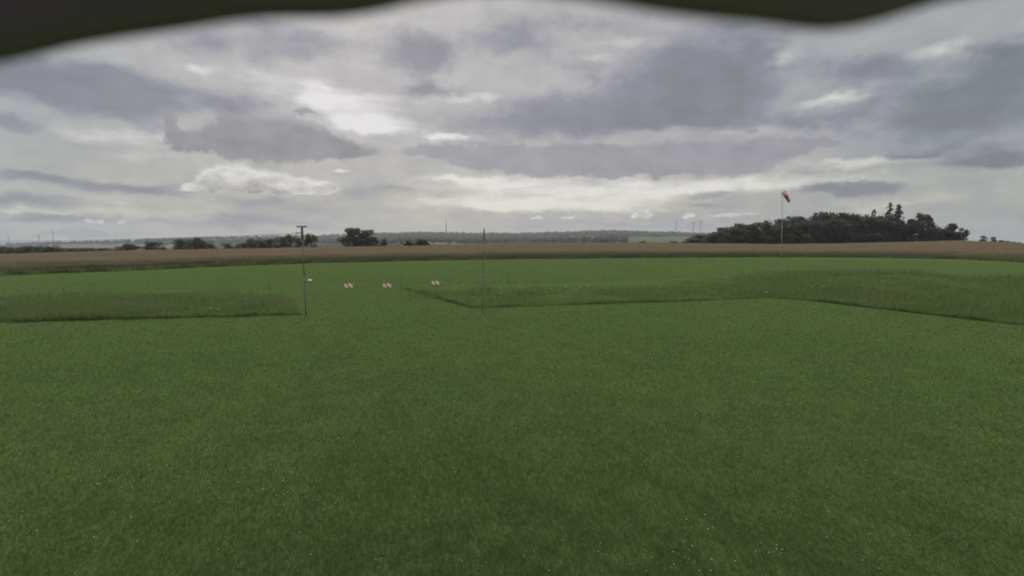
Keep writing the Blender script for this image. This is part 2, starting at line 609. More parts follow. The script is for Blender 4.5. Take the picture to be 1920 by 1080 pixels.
def py_of(x, y, z):
    k = (z - H) / y
    t_ = (k * math.cos(PITCH) + math.sin(PITCH)) / (math.cos(PITCH) - k * math.sin(PITCH))
    return 540 - FPX * t_


azs = np.concatenate([np.linspace(-R(60), R(60), 361), np.linspace(R(62), R(298), 60)])
rs = np.concatenate([[0.0], np.geomspace(1.0, 3600, 230)])
AZ, RR = np.meshgrid(azs, rs)
GX, GY = RR * np.sin(AZ), RR * np.cos(AZ)
GZ = terrain(GX, GY)
nv = np.stack([GX.ravel(), GY.ravel(), GZ.ravel()], 1)
na, nr = len(azs), len(rs)
ii, jj = np.meshgrid(np.arange(nr - 1), np.arange(na), indexing='ij')
j2 = (jj + 1) % na
quads = np.stack([ii * na + jj, ii * na + j2, (ii + 1) * na + j2, (ii + 1) * na + jj], -1).reshape(-1, 4)[:, ::-1]
ground = link('ground', fast_mesh('ground', nv, quads, smooth=True), None, (M_ground,))
tag(ground, kind='structure')


def field_sheet(name, m, poly, label, lift=.35, skew=0):
    """a far field: pixel quad (left, right, py top, py bottom) laid on the terrain"""
    px0, px1, ptop, pbot = poly
    n, k = 24, 10
    vs_ = []
    for j in range(k):
        for i in range(n):
            px = px0 + (px1 - px0) * i / (n - 1) + skew * (.5 - j / (k - 1)) + 4 * math.sin(j * 1.7 + i)
            g = at_ground(px, pbot + (ptop - pbot) * j / (k - 1))
            vs_.append((g.x, g.y, g.z + lift))
    a_ = np.array([[j * n + i, j * n + i + 1, (j + 1) * n + i + 1, (j + 1) * n + i] for j in range(k - 1) for i in range(n - 1)])
    o = link(name, fast_mesh(name, np.array(vs_), a_), None, (m,))
    tag(o, label, kind='structure')


field_sheet('stubble_field', M_stubble, (90, 345, 459.0, 465.5), 'brownish harvested field on the far slope behind the left hedges')
field_sheet('bare_field', M_redsoil, (800, 868, 454.5, 458.5), 'reddish bare field patch beyond the ripe crop')
field_sheet('pasture', M_pasture, (1165, 1310, 444.5, 455), 'pale yellow green pasture on the far slope beside the wood', skew=-46)
field_sheet('hay_meadow', M_pasture, (1060, 1160, 445.8, 449.5), 'pale meadow strip on the far slope below the ridge wood')


# ------------------------------------------------------------------ grass, tall grass, crop (uncountable)
def in_poly(x, y, poly):
    inside = np.zeros(len(x), bool)
    n = len(poly)
    for i in range(n):
        x0, y0 = poly[i]
        x1, y1 = poly[(i + 1) % n]
        c_ = ((y0 > y) != (y1 > y)) & (x < (x1 - x0) * (y - y0) / (y1 - y0 + 1e-12) + x0)
        inside ^= c_
    return inside


def gpoly(pp):
    return [tuple(at_ground(*p)[:2]) for p in pp]


POLY_L = gpoly([(-260, 611), (0, 605), (200, 600), (400, 595), (562, 591), (548, 566), (520, 545), (300, 543), (0, 548), (-260, 553)])
POLY_R = gpoly([(757, 543), (800, 553), (845, 567), (888, 579), (1000, 574), (1100, 571), (1250, 567), (1440, 559),
                (1500, 562), (1600, 574), (1750, 592), (1920, 611), (2200, 645), (2200, 535), (1920, 517), (1700, 508),
                (1500, 509), (1380, 516), (1200, 527), (1000, 534), (860, 538)])


def vnoise(x, y, sc, seed):
    """smooth value noise"""
    g = np.random.default_rng(seed).random((64, 64))
    u, v = x * sc + 1000, y * sc + 1000
    i, j = np.floor(u).astype(int), np.floor(v).astype(int)
    fu, fv = u - i, v - j
    fu, fv = fu * fu * (3 - 2 * fu), fv * fv * (3 - 2 * fv)
    a, b = g[i % 64, j % 64], g[(i + 1) % 64, j % 64]
    c, e = g[i % 64, (j + 1) % 64], g[(i + 1) % 64, (j + 1) % 64]
    return (a * (1 - fu) + b * fu) * (1 - fv) + (c * (1 - fu) + e * fu) * fv


def blades(name, x, y, hgt, wid, lean, material, segs=1, z=None):
    n = len(x)
    if z is None:
        z = terrain(x, y)
    a = rng.random(n) * 2 * np.pi
    la = rng.random(n) * 2 * np.pi
    lx, ly = np.cos(la) * lean * hgt, np.sin(la) * lean * hgt
    wx, wy = np.cos(a) * wid / 2, np.sin(a) * wid / 2
    rnd = rng.random(n)
    b0 = np.stack([x - wx, y - wy, z - .01], 1)
    b1 = np.stack([x + wx, y + wy, z - .01], 1)
    tp = np.stack([x + lx, y + ly, z + hgt], 1)
    if segs == 1:
        V = np.stack([b0, b1, tp], 1).reshape(-1, 3)
        P = np.arange(3 * n).reshape(-1, 3)
        tip = np.tile([0, 0, 1], n)
        rn = np.repeat(rnd, 3)
    else:
        m0 = np.stack([x - wx * .8 + lx * .35, y - wy * .8 + ly * .35, z + hgt * .62], 1)
        m1 = np.stack([x + wx * .8 + lx * .35, y + wy * .8 + ly * .35, z + hgt * .62], 1)
        V = np.stack([b0, b1, m1, m0, tp], 1).reshape(-1, 3)
        b_ = np.arange(n)[:, None] * 5
        P = np.concatenate([b_ + np.array([0, 1, 2]), b_ + np.array([0, 2, 3]), b_ + np.array([3, 2, 4])])
        tip = np.tile([0, 0, .62, .62, 1], n)
        rn = np.repeat(rnd, 5)
    return link(name, fast_mesh(name, V, P, {'tip': tip, 'rnd': rn}), None, (material,))


def front_dist(x, y):
    px = 960 + FPX * x / y
    return y - H / -slope_v(np.interp(px, FRONT_PX, FRONT_PY))


# mown lawn and runway strip
NB = 1050000
rr = 3.6 * (100 / 3.6) ** rng.random(NB)
aa = (rng.random(NB) - .5) * 2 * R(51)
x, y = rr * np.sin(aa), rr * np.cos(aa)
clump = .25 + .5 * (vnoise(x, y, 2.2, 3) * .6 + vnoise(x, y, 7.0, 4) * .4)
keep = (front_dist(x, y) < .4) & ~in_poly(x, y, POLY_L) & ~in_poly(x, y, POLY_R) & (rng.random(NB) < .45 + clump)
x, y, rr, clump = x[keep], y[keep], rr[keep], clump[keep]
hgt = (.028 + .034 * clump) * (.7 + .6 * rng.random(len(x))) * np.clip(1.15 - rr * .008, .55, 1.1)
lawn = blades('mown_lawn', x, y, hgt, (.0026 + .00062 * rr) * (.7 + .6 * rng.random(len(x))), .7, M_blade)
tag(lawn, 'short mown green grass covering the flying field', 'grass', kind='stuff')


def tall_patch(name, poly, n, hmin, hmax, label, seed, back, front):
    P = np.array(poly)
    x0, y0 = P.min(0)
    x1, y1 = P.max(0)
    x = x0 + (x1 - x0) * rng.random(n * 4)
    y = y0 + (y1 - y0) * rng.random(n * 4)
    jx = x + (vnoise(x, y, 1.1, seed + 5) - .5) * .5
    jy = y + (vnoise(x, y, 1.3, seed + 6) - .5) * .6
    k = in_poly(jx, jy, poly)
    x, y = x[k][:n], y[k][:n]
    c = vnoise(x, y, .45, seed) * .55 + vnoise(x, y, 1.6, seed + 1) * .45
    kk = rng.random(len(x)) < .25 + 1.2 * c
    x, y, c = x[kk], y[kk], c[kk]
    ppx = 960 + FPX * x / y
    yb = H / -slope_v(np.interp(ppx, back[0], back[1]))
    yf_ = H / -slope_v(np.interp(ppx, front[0], front[1]))
    fall = np.clip((yb - y) / (.75 * (yb - yf_)) + .5 * (vnoise(x, y, .35, seed + 3) - .5), .12, 1)
    hg = (hmin + (hmax - hmin) * c) * (.55 + .65 * rng.random(len(x))) * fall
    kk = rng.random(len(x)) < .25 + .75 * fall
    x, y, hg = x[kk], y[kk], hg[kk]
    o = blades(name, x, y, hg, .00062 * np.hypot(x, y) * (.7 + .7 * rng.random(len(x))), .75, M_tall, segs=2)
    tag(o, label, 'grass', kind='stuff')


tall_patch('tall_grass', POLY_L, 125000, .14, .46, 'unmown tall grass with brown seed heads left of the gateway', 21, ([-260, 0, 300, 520, 560], [553, 548, 543, 545, 560]), ([-260, 0, 562], [611, 605, 591]))
tall_patch('tall_grass', POLY_R, 200000, .09, .36, 'unmown weedy grass block between the two right poles and runway', 33, ([757, 860, 1000, 1200, 1380, 1500, 1700, 1920, 2200], [541, 538, 534, 527, 516, 509, 508, 517, 535]),
           ([757, 888, 1000, 1250, 1440, 1500, 1600, 1750, 1920, 2200], [545, 579, 574, 567, 559, 562, 574, 592, 611, 645]))

# denser fringe left standing along the mown edges
for nm, edge in (('left', [(-260, 611), (0, 605), (200, 600), (400, 595), (562, 591)]),
                 ('right', [(757, 543), (800, 553), (845, 567), (888, 579), (1000, 574), (1100, 571), (1250, 567), (1440, 559),
                            (1500, 562), (1600, 574), (1750, 592), (1920, 611), (2200, 645)])):
    E = np.array(gpoly(edge))
    seg = np.hypot(*np.diff(E, axis=0).T)
    cum = np.concatenate([[0], np.cumsum(seg)])
    n = int(cum[-1] * 230)
    q = rng.random(n) * cum[-1]
    fx, fy = np.interp(q, cum, E[:, 0]), np.interp(q, cum, E[:, 1])
    fy = fy + np.abs(rng.normal(size=n)) * .45 + .25 * (vnoise(fx, fy, 1.1, 51) - .5)
    ff = blades('grass_fringe', fx, fy, (.07 + .22 * vnoise(fx, fy, .9, 52)) * (.6 + .6 * rng.random(n)), .0008 * fy, .45, M_tall, segs=2)
    tag(ff, 'fringe of standing grass along the mown edge of the %s unmown block' % nm, 'grass', kind='stuff')

# dark taller weeds inside the right block
wx_, wy_ = [], []
for _ in range(9000):
    px = random.uniform(-200, 2100)
    if math.sin(px * .031) + math.sin(px * .083 + 2) + random.uniform(-1, 1) < .2:
        continue
    yy = H / -slope(float(np.interp(px, FRONT_PX, FRONT_PY))) + random.gauss(0, .5)
    wx_.append(yy * (px - 960) / FPX)
    wy_.append(yy)
for (px, py, rx, ry, n) in [(1430, 523, 26, 3.5, 1500), (1475, 523, 24, 3, 1300), (1520, 516, 40, 3, 1500), (1590, 513, 40, 2.5, 1500),
                            (1660, 512, 40, 2, 1300), (900, 548, 20, 4, 700), (985, 551, 24, 3, 600), (1440, 551, 30, 3, 900),
                            (1890, 525, 40, 3, 900), (1360, 541, 36, 3, 700), (800, 552, 20, 5, 500), (1180, 548, 60, 4, 800),
                            (120, 560, 60, 5, 700), (420, 562, 60, 6, 800), (1700, 560, 70, 6, 900), (1820, 575, 70, 6, 900)]:
    for _ in range(n):
        g_u, g_s = ufac(px + random.gauss(0, rx), 449), slope(py + random.gauss(0, ry))
        yy = H / -g_s
        wx_.append(yy * g_u)
        wy_.append(yy)
wx_, wy_ = np.array(wx_), np.array(wy_)
weeds = blades('tall_weeds', wx_, wy_, (.16 + .3 * rng.random(len(wx_))), .0009 * wy_, .5, M_tall, segs=2)
tag(weeds, 'darker taller weeds in tufts in the unmown grass and along the crop edge', 'weeds', kind='stuff')

# ripe crop: canopy sheet plus stems along the front and spikes on top
npx, nd = 420, 60
pxs = np.linspace(-330, 2250, npx)
yf = H / -slope_v(np.interp(pxs, FRONT_PX, FRONT_PY))
yc = np.interp(pxs, PX, CREST_Y)
cv = np.zeros((nd, npx, 3))
ripe = np.zeros((nd, npx))
for j in range(nd):
    q = (j / (nd - 1)) ** 1.6
    yy = yf + 1.0 + (yc + 45 - yf - 1.0) * q
    xx = yy * (pxs - 960) / FPX
    hz = .80 * np.clip(.22 + (yy - yf) / 4.5, 0, 1) if j else .05
    ripe[j] = np.clip((yy - yf) / 6.0, 0, 1)
    cv[j] = np.stack([xx, yy, terrain(xx, yy) + CROP_H * hz + .16 * vnoise(xx, yy, .6, 9) + .10 * vnoise(xx, yy, 2.1, 10)], 1)
cq = np.array([[j * npx + i, j * npx + i + 1, (j + 1) * npx + i + 1, (j + 1) * npx + i] for j in range(nd - 1) for i in range(npx - 1)])
canopy = link('crop_canopy', fast_mesh('crop_canopy', cv.reshape(-1, 3), cq, {'ripe': ripe.ravel()}, smooth=True), None, (M_canopy,))
tag(canopy, 'closed brownish top of the ripe crop field across the view', 'crop', kind='stuff')

NC = 150000
px = -300 + 2500 * rng.random(NC)
q = rng.random(NC)
dep = np.where(q < .62, rng.random(NC) * 7.0, 7 + 45 * rng.random(NC) ** 1.3)
yf = H / -slope_v(np.interp(px, FRONT_PX, FRONT_PY))
y = yf + dep + .5 * (vnoise(px, px * 0, .05, 2) - .5)
x = y * (px - 960) / FPX
hg = CROP_H * (.70 + .34 * rng.random(NC)) * (.86 + .22 * vnoise(x, y, .25, 12))
hg *= np.clip(.36 + dep / 4.2, 0, 1)
crop = blades('crop_stems', x, y, hg, .0009 * y * (.7 + .7 * rng.random(NC)), .3, M_crop, segs=2)
tag(crop, 'standing ripe crop stems with green feet along the field edge', 'crop', kind='stuff')

# clover flowers in the lawn, white umbels in the tall grass
fv, fp = [], []


def flower(p, s):
    b_ = len(fv)
    for dx_, dy_, dz_ in ((1, 0, 0), (-1, 0, 0), (0, 1, 0), (0, -1, 0), (0, 0, .8), (0, 0, -.8)):
        fv.append((p[0] + dx_ * s, p[1] + dy_ * s, p[2] + dz_ * s))
    for f_ in ((0, 2, 4), (2, 1, 4), (1, 3, 4), (3, 0, 4), (2, 0, 5), (1, 2, 5), (3, 1, 5), (0, 3, 5)):
        fp.append([b_ + k_ for k_ in f_])


CL = [(215, 908, 30, 8, 22), (185, 882, 4, 3, 2), (285, 885, 25, 8, 8), (410, 882, 40, 10, 12), (455, 885, 20, 8, 6),
      (545, 878, 30, 20, 16), (470, 928, 60, 8, 20), (345, 942, 40, 8, 12), (540, 938, 30, 12, 10), (615, 952, 12, 6, 5),
      (775, 938, 30, 6, 6), (855, 893, 6, 8, 3), (635, 827, 14, 4, 5), (815, 855, 10, 8, 4), (825, 978, 4, 4, 1),
      (1120, 878, 16, 5, 14), (1035, 858, 6, 6, 3), (1295, 1000, 50, 20, 9), (1220, 1058, 60, 14, 12), (1060, 1040, 60, 30, 8),
      (1290, 1050, 14, 16, 8), (1432, 968, 4, 3, 1), (1425, 1015, 6, 5, 2), (1460, 1038, 16, 5, 6), (715, 1058, 4, 4, 2),
      (865, 1058, 4, 4, 1), (40, 975, 20, 10, 5), (600, 760, 400, 90, 40), (1300, 800, 400, 120, 34), (400, 960, 300, 80, 40),
      (1200, 660, 500, 50, 26), (1500, 980, 200, 60, 14)]
for (px, py, rx, ry, n) in CL:
    for _ in range(n):
        k = slope(min(1079, py + random.gauss(0, ry)))
        yy = H / -k
        flower((yy * ufac(px + random.gauss(0, rx), 1000 if py > 800 else 700), yy, .055), random.uniform(.004, .0085) * (1 + yy * .02))
clover = link('clover_flowers', fast_mesh('clover_flowers', np.array(fv), np.array(fp)), None, (M_flower,))
tag(clover, 'scattered white clover heads in the mown lawn', 'flowers', kind='stuff')
fv, fp = [], []
for (px, py, rx, ry, n) in [(1525, 536, 12, 2, 10), (1540, 540, 5, 1, 4), (1437, 553, 2, 1, 3), (1505, 545, 2, 1, 1), (978, 543, 6, 2, 4),
                            (1040, 543, 16, 3, 8), (1080, 546, 6, 2, 3), (1110, 540, 10, 2, 2), (1178, 540, 2, 1, 1), (1245, 538, 6, 2, 2),
                            (1650, 532, 8, 3, 3), (860, 540, 8, 3, 3), (885, 538, 6, 2, 3), (1340, 548, 10, 2, 2), (935, 553, 6, 4, 3),
                            (330, 565, 60, 8, 4), (400, 586, 10, 2, 2)]:
    for _ in range(n):
        k = slope(py + random.gauss(0, ry) + 6)
        yy = H / -k
        flower((yy * ufac(px + random.gauss(0, rx), 540), yy, random.uniform(.25, .42)), random.uniform(.02, .045))
umb = link('wild_flowers', fast_mesh('wild_flowers', np.array(fv), np.array(fp)), None, (M_flower,))
tag(umb, 'white wild flower heads dotted in the unmown grass', 'flowers', kind='stuff')


# ------------------------------------------------------------------ poles, rope, windsock
def pole_line(px0, py0, px1, py1):
    b_ = at_ground(px0, py0)
    t_ = at_depth(px1, py1, b_.y)
    return b_, t_


base, top = pole_line(574, 595, 566, 425)
t_pole = tag(empty('floodlight_pole', base), 'thin grey pole with a T shaped crossbar at the gateway edge', 'pole')
rel = top - base
bm = bmesh.new()
tube(bm, [(0, 0, -.1), rel * .45], [.028, .028], 10)
bm_obj('pole', bm, M_pole, t_pole, True)
bm = bmesh.new()
tube(bm, [rel * .4502, rel * .86], [.022, .022], 10)
bm_obj('middle_tube', bm, M_pole, t_pole, True)
bm = bmesh.new()
tube(bm, [rel * .86, rel * .997], [.052, .052], 10)
bm_obj('head_sleeve', bm, M_pole, t_pole, True)
bm = bmesh.new()
box(bm, rel + Vector((0, 0, .0)), (.46, .07, .06))
bevel(bm, .008)
bm_obj('crossbar', bm, M_pole, t_pole)
bm = bmesh.new()
armz = at_depth(560, 437, base.y) - base
box(bm, armz + Vector((-.03, 0, 0)), (.20, .05, .05))
box(bm, armz + Vector((.10, 0, -.01)), (.1, .02, .02))
bm_obj('side_arm', bm, M_pole, t_pole)
cl = rel * ((595 - 527) / 170)
bm = bmesh.new()
box(bm, cl, (.14, .08, .05))
bevel(bm, .006)
bm_obj('rope_clamp', bm, M_pole, t_pole)
rope_a = base + cl

base2, top2 = pole_line(904, 586, 908, 429)
p2 = tag(empty('fence_pole', base2), 'thin plain pole with a thicker tip at the corner of the unmown block', 'pole')
rel2 = top2 - base2
bm = bmesh.new()
tube(bm, [(0, 0, -.1), rel2 * .5], [.021, .021], 10)
bm_obj('pole', bm, M_pole, p2, True)
bm = bmesh.new()
tube(bm, [rel2 * .5, rel2 * .86], [.016, .016], 10)
bm_obj('upper_tube', bm, M_pole, p2, True)
bm = bmesh.new()
tube(bm, [rel2 * .86, rel2], [.036, .036], 10)
bm_obj('tip_sleeve', bm, M_pole, p2, True)
cl2 = rel2 * ((586 - 519) / 157)
bm = bmesh.new()
box(bm, cl2, (.12, .07, .05))
bevel(bm, .006)
bm_obj('rope_clamp', bm, M_pole, p2)
rope_b = base2 + cl2

bm = bmesh.new()
pts = []
for i in range(25):
    q = i / 24
    p = rope_a.lerp(rope_b, q)
    p.z -= .34 * 4 * q * (1 - q)
    pts.append(p)
tube(bm, pts, .0045, 5)
tag(bm_obj('barrier_rope', bm, M_rope, None, True), 'thin pale rope sagging between the two gateway poles', 'rope')

ca = base + armz + Vector((-.13, 0, 0))
endp = at_depth(-210, 452, 19.5)
post_base = Vector((endp.x, endp.y, tz(endp.x, endp.y)))
cp = tag(empty('cable_post', post_base), 'wooden post carrying the cable just outside the left frame edge', 'post')
bm = bmesh.new()
tube(bm, [(0, 0, -.1), (0, 0, endp.z - post_base.z + .1)], [.06, .05], 8)
bm_obj('post', bm, M_wood, cp, True)
bm = bmesh.new()
box(bm, (0, 0, endp.z - post_base.z), (.16, .16, .04))
bm_obj('cable_bracket', bm, M_pole, cp)
for k, (off, sag, nm) in enumerate([(0, .13, 'upper of two thin dark cables running left from the crossbar pole'),
                                    (-.03, .18, 'lower of two thin dark cables running left from the crossbar pole')]):
    bm = bmesh.new()
    pts = []
    for i in range(29):
        q = i / 28
        p = ca.lerp(endp, q)
        p.z += off - sag * 4 * q * (1 - q)
        pts.append(p)
    tube(bm, pts, .0065, 5)
    tag(bm_obj('cable', bm, M_cable, None, True), nm, 'cable', 'cables at the left')

base3, top3 = pole_line(1464, 561, 1467, 361)
w = tag(empty('windsock_mast', base3), 'tall thin mast with a drooping faded red windsock before the wood', 'windsock')
rel3 = top3 - base3
bm = bmesh.new()
tube(bm, [(0, 0, -.1), rel3 * .55, rel3], [.020, .016, .012], 10)
bm_obj('mast', bm, M_turb, w, True)
d0 = at_depth(1468.5, 360.5, base3.y) - base3
d1 = at_depth(1481, 378, base3.y) - base3
ax = (d1 - d0)
L_ = ax.length
bm = bmesh.new()
n = 9
rings = []
for i in range(n):
    q = i / (n - 1)
    r_ = .125 - .045 * q + .012 * math.sin(q * 17)
    rings.append([bm.verts.new((q * L_, r_ * .85 * math.cos(a_), r_ * math.sin(a_) * (1.0 + .06 * math.sin(3 * a_ + q * 5)) - .03 * q * q))
                  for a_ in (2 * math.pi * k / 16 for k in range(16))])
for r0, r1 in zip(rings, rings[1:]):
    for k in range(16):
        bm.faces.new((r0[k], r0[(k + 1) % 16], r1[(k + 1) % 16], r1[k]))
sock = bm_obj('sock', bm, M_sock, w, True)
xa = ax.normalized()
za = Vector((0, -1, 0)).cross(xa).normalized()
rot = Matrix((xa, za.cross(xa), za)).transposed()
sock.matrix_local = Matrix.Translation(d0) @ rot.to_4x4()
so = sock.modifiers.new('thickness', 'SOLIDIFY')
so.thickness = .004
bm = bmesh.new()
tube(bm, [(0, .125 * .88 * math.cos(a_), .13 * math.sin(a_)) for a_ in (2 * math.pi * k / 16 for k in range(17))], .008, 6, False)
bm_obj('hoop', bm, M_pole, sock, True)
bm = bmesh.new()
tube(bm, [rel3 * .985, d0 + (rot @ Vector((0, 0, -.13)))], .007, 6)
tube(bm, [rel3 * .999, d0 + (rot @ Vector((0, 0, .13)))], .007, 6)
bm_obj('bracket', bm, M_pole, w)

# runway markers: two striped boards leaning together like a roof
for (px, py, nm, rz) in [(655, 539.5, 'orange and white striped roof shaped runway marker nearest the crossbar pole', .12),
                         (727, 539.5, 'orange and white striped roof shaped runway marker in the middle of the three', .08),
                         (818, 534.5, 'orange and white striped roof shaped runway marker farthest right of the three', -.05)]:
    g = at_ground(px, py)
    t_ = tag(empty('runway_marker', g, rz), nm, 'marker', 'striped runway markers')
    for s_, pn in ((-1, 'front_board'), (1, 'rear_board')):
        bm = bmesh.new()
        box(bm, (0, 0, 0), (.66, .018, .34))
        bevel(bm, .004)
        o = bm_obj(pn, bm, M_stripe, t_)
        o.location = (0, s_ * .115, .165)
        o.rotation_euler = (s_ * R(38), 0, 0)
    for s_ in (-1, 1):
        bm = bmesh.new()
        box(bm, (s_ * .30, 0, .02), (.03, .36, .025))
        bm_obj('spreader', bm, M_wood, t_)
g = at_ground(581, 527)
t_ = tag(empty('marker_board', g + Vector((0, 0, .06))), 'small white board lying in the grass right of the crossbar pole', 'board')
bm = bmesh.new()
box(bm, (0, 0, .02), (.34, .30, .03), Matrix.Rotation(R(12), 4, 'X') @ Matrix.Rotation(R(6), 4, 'Y'))
bevel(bm, .004)
bm_obj('board', bm, M_white, t_)
for s_ in (-1, 1):
    bm = bmesh.new()
    box(bm, (s_ * .12, 0, -.02), (.03, .03, .09))
    bm_obj('foot', bm, M_wood, t_)

for (px, py, hpx, nm) in [(752, 541, 20, 'short thin marker stake standing right of the middle runway marker'),
                          (120, 558, 17, 'short thin stake at the far side of the left tall grass'),
                          (505, 545, 15, 'short thin stake behind the tall grass left of the crossbar pole'),
                          (952, 531, 14, 'short thin stake behind the unmown block right of the plain pole'),
                          (1132, 522, 13, 'short thin stake far out at the runway edge in mid picture'),
                          (1632, 506, 12, 'short thin stake at the runway edge below the wood')]:
    g = at_ground(px, py)
    t_ = tag(empty('marker_stake', g), nm, 'stake', 'thin stakes around the runway')
    hh = hpx / FPX * g.y
    bm = bmesh.new()
    tube(bm, [(0, 0, -.08), (.01, 0, hh)], [.018, .014], 6)
    bm_obj('stake', bm, M_wood, t_, True)
    bm = bmesh.new()
    tube(bm, [(.01, 0, hh), (.01, 0, hh + .035)], [.02, .008], 6)
    bm_obj('stake_cap', bm, M_wood, t_, True)


# ------------------------------------------------------------------ trees
def leaf_cards(centres, size, seed):
    g = np.random.default_rng(seed)
    n = len(centres)
    a = g.normal(size=(n, 3))
    a /= np.linalg.norm(a, axis=1)[:, None]
    b = np.cross(a, g.normal(size=(n, 3)))
    b /= np.linalg.norm(b, axis=1)[:, None]
    s1 = size * (.5 + .8 * g.random(n))[:, None]
    s2 = s1 * (.5 + .4 * g.random(n))[:, None]
    V = np.stack([centres - a * s1, centres + b * s2, centres + a * s1, centres - b * s2], 1).reshape(-1, 3)
    P = np.arange(4 * n).reshape(-1, 4)
    return V, P, np.repeat(g.random(n), 4)


def crown_mesh(seed, n=1500, lobes=16, low=.08, spread=.42, open_=0.0):
    """crown of a unit-high, about unit-wide tree: leaf clumps on many uneven lobes"""
    g = np.random.default_rng(seed)
    C = []
    for k in range(lobes):
        z = low + (.93 - low) * g.random()
        env = math.sin(math.pi * min(1, max(0, (z - low + .10) / (1.08 - low)))) ** .6
        a = g.random() * 6.283
        rr_ = spread * env * math.sqrt(g.random()) * .95
        lr = (.10 + .11 * g.random()) * (1 - .35 * open_)
        C.append((rr_ * math.cos(a), rr_ * math.sin(a), min(z, 1 - lr * .8), lr))
    pts = []
    for (cx, cy, cz, lr) in C:
        m_ = n // lobes
        v = g.normal(size=(m_, 3))
        v /= np.linalg.norm(v, axis=1)[:, None]
        rad = lr * (.45 + .65 * g.random(m_) ** .6)[:, None]
        pts.append(np.array([cx, cy, cz]) + v * rad * np.array([1.15, 1.15, .85]))
    pts = np.concatenate(pts)
    pts = pts[pts[:, 2] > .02]
    V, P, rn = leaf_cards(pts, .045, seed + 1)
    me = fast_mesh('crown', V, P, {'rnd': rn})
    me.materials.append(M_leaf)
    return me, C


def trunk_mesh(C, seed):
    bm = bmesh.new()
    tube(bm, [(0, 0, -.06), (.01, 0, .2), (0, .01, .45), (.01, 0, .75)], [.030, .024, .017, .006], 7)
    for (cx, cy, cz, lr) in C[:7]:
        z0 = max(.12, cz - .25)
        tube(bm, [(0, 0, z0), (cx * .5, cy * .5, (z0 + cz) / 2 + .03), (cx, cy, cz)], [.012, .008, .003], 5)
    me = bpy.data.meshes.new('trunk')
    bm.to_mesh(me)
    bm.free()
    me.materials.append(M_bark)
    return me


def dome_mesh(seed, n=2600):
    """rounded bush or hedgerow tree, leafy down to the ground, with an uneven top"""
    g = np.random.default_rng(seed)
    C, pts = [], []
    for k in range(26):
        a, q = g.random() * 6.283, g.random()
        zc_ = .82 * q
        rc_ = .36 * math.sqrt(max(0, 1 - (zc_ / .95) ** 2)) * (.45 + .55 * math.sqrt(g.random()))
        C.append((rc_ * math.cos(a), rc_ * math.sin(a), zc_, .11 + .06 * g.random()))
    for (cx, cy, cz, lr) in C:
        v = g.normal(size=(n // 26, 3))
        v /= np.linalg.norm(v, axis=1)[:, None]
        pts.append(np.array([cx, cy, cz]) + v * lr * (.4 + .7 * g.random((n // 26, 1)) ** .6))
    pts = np.concatenate(pts)
    pts = pts[pts[:, 2] > .01]
    V, P, rn = leaf_cards(pts, .034, seed + 1)
    me = fast_mesh('crown', V, P, {'rnd': rn})
    me.materials.append(M_leaf)
    return me, C


DOME = []
for k in range(5):
    cm, C = dome_mesh(400 + k)
    DOME.append((cm, trunk_mesh(C, k)))
VAR = []
for k in range(6):
    cm, C = crown_mesh(100 + k, 1700, 18)
    VAR.append((cm, trunk_mesh(C, k)))
OPEN = []
for k in range(3):
    cm, C = crown_mesh(200 + k, 800, 12, low=.30, spread=.40, open_=.9)
    OPEN.append((cm, trunk_mesh(C, k)))


def spruce(seed):
    g = np.random.default_rng(seed)
    pts = []
    bm = bmesh.new()
    tube(bm, [(0, 0, -.05), (0, 0, .5), (0, 0, 1.0)], [.018, .011, .002], 7)
    z = .12
    while z < .985:
        rad = .22 * (1 - z) ** .8 + .012
        for k in range(6 if z < .8 else 4):
            a = g.random() * 6.283
            r_ = rad * (.6 + .55 * g.random())
            drop = r_ * (.35 + .4 * g.random())
            e_ = Vector((math.cos(a) * r_, math.sin(a) * r_, z - drop))
            tube(bm, [(0, 0, z), e_ * .5 + Vector((0, 0, z * .5 + .01 - 0)), e_], [.004, .003, .001], 4)
            m_ = int(10 + 110 * r_)
            q = g.random(m_) ** .7
            px_, py_ = math.cos(a) * r_ * q, math.sin(a) * r_ * q
            pz_ = z - drop * q ** 1.3 - .022 * g.random(m_)
            pts.append(np.stack([px_ + g.normal(size=m_) * .006, py_ + g.normal(size=m_) * .006, pz_], 1))
        z += .036 + .012 * g.random()
    V, P, rn = leaf_cards(np.concatenate(pts), .013, seed)
    me = fast_mesh('crown', V, P, {'rnd': rn})
    me.materials.append(M_needle)
    tm = bpy.data.meshes.new('trunk')
    bm.to_mesh(tm)
    bm.free()
    tm.materials.append(M_bark)
    return me, tm


SPR = [spruce(301), spruce(302)]


def tree(name, px, top_py, wpx, depth, label, cat='tree', group=None, var=None, kind=VAR):
    x_ = depth * ufac(px)
    zb = tz(x_, depth)
    zt = H + slope(top_py) * depth
    hh = max(zt - zb, 1.2)
    ww = wpx / FPX * depth
    cm, tm = kind[random.randrange(len(kind)) if var is None else var]
    o = tag(empty(name, (x_, depth, zb), random.uniform(0, 6.28)), label, cat, group)
    wd = .36 if kind is SPR else .92
    o.scale = (ww / wd, ww / wd, hh)
    link('crown', cm, o)
    link('trunk', tm, o)
    return o


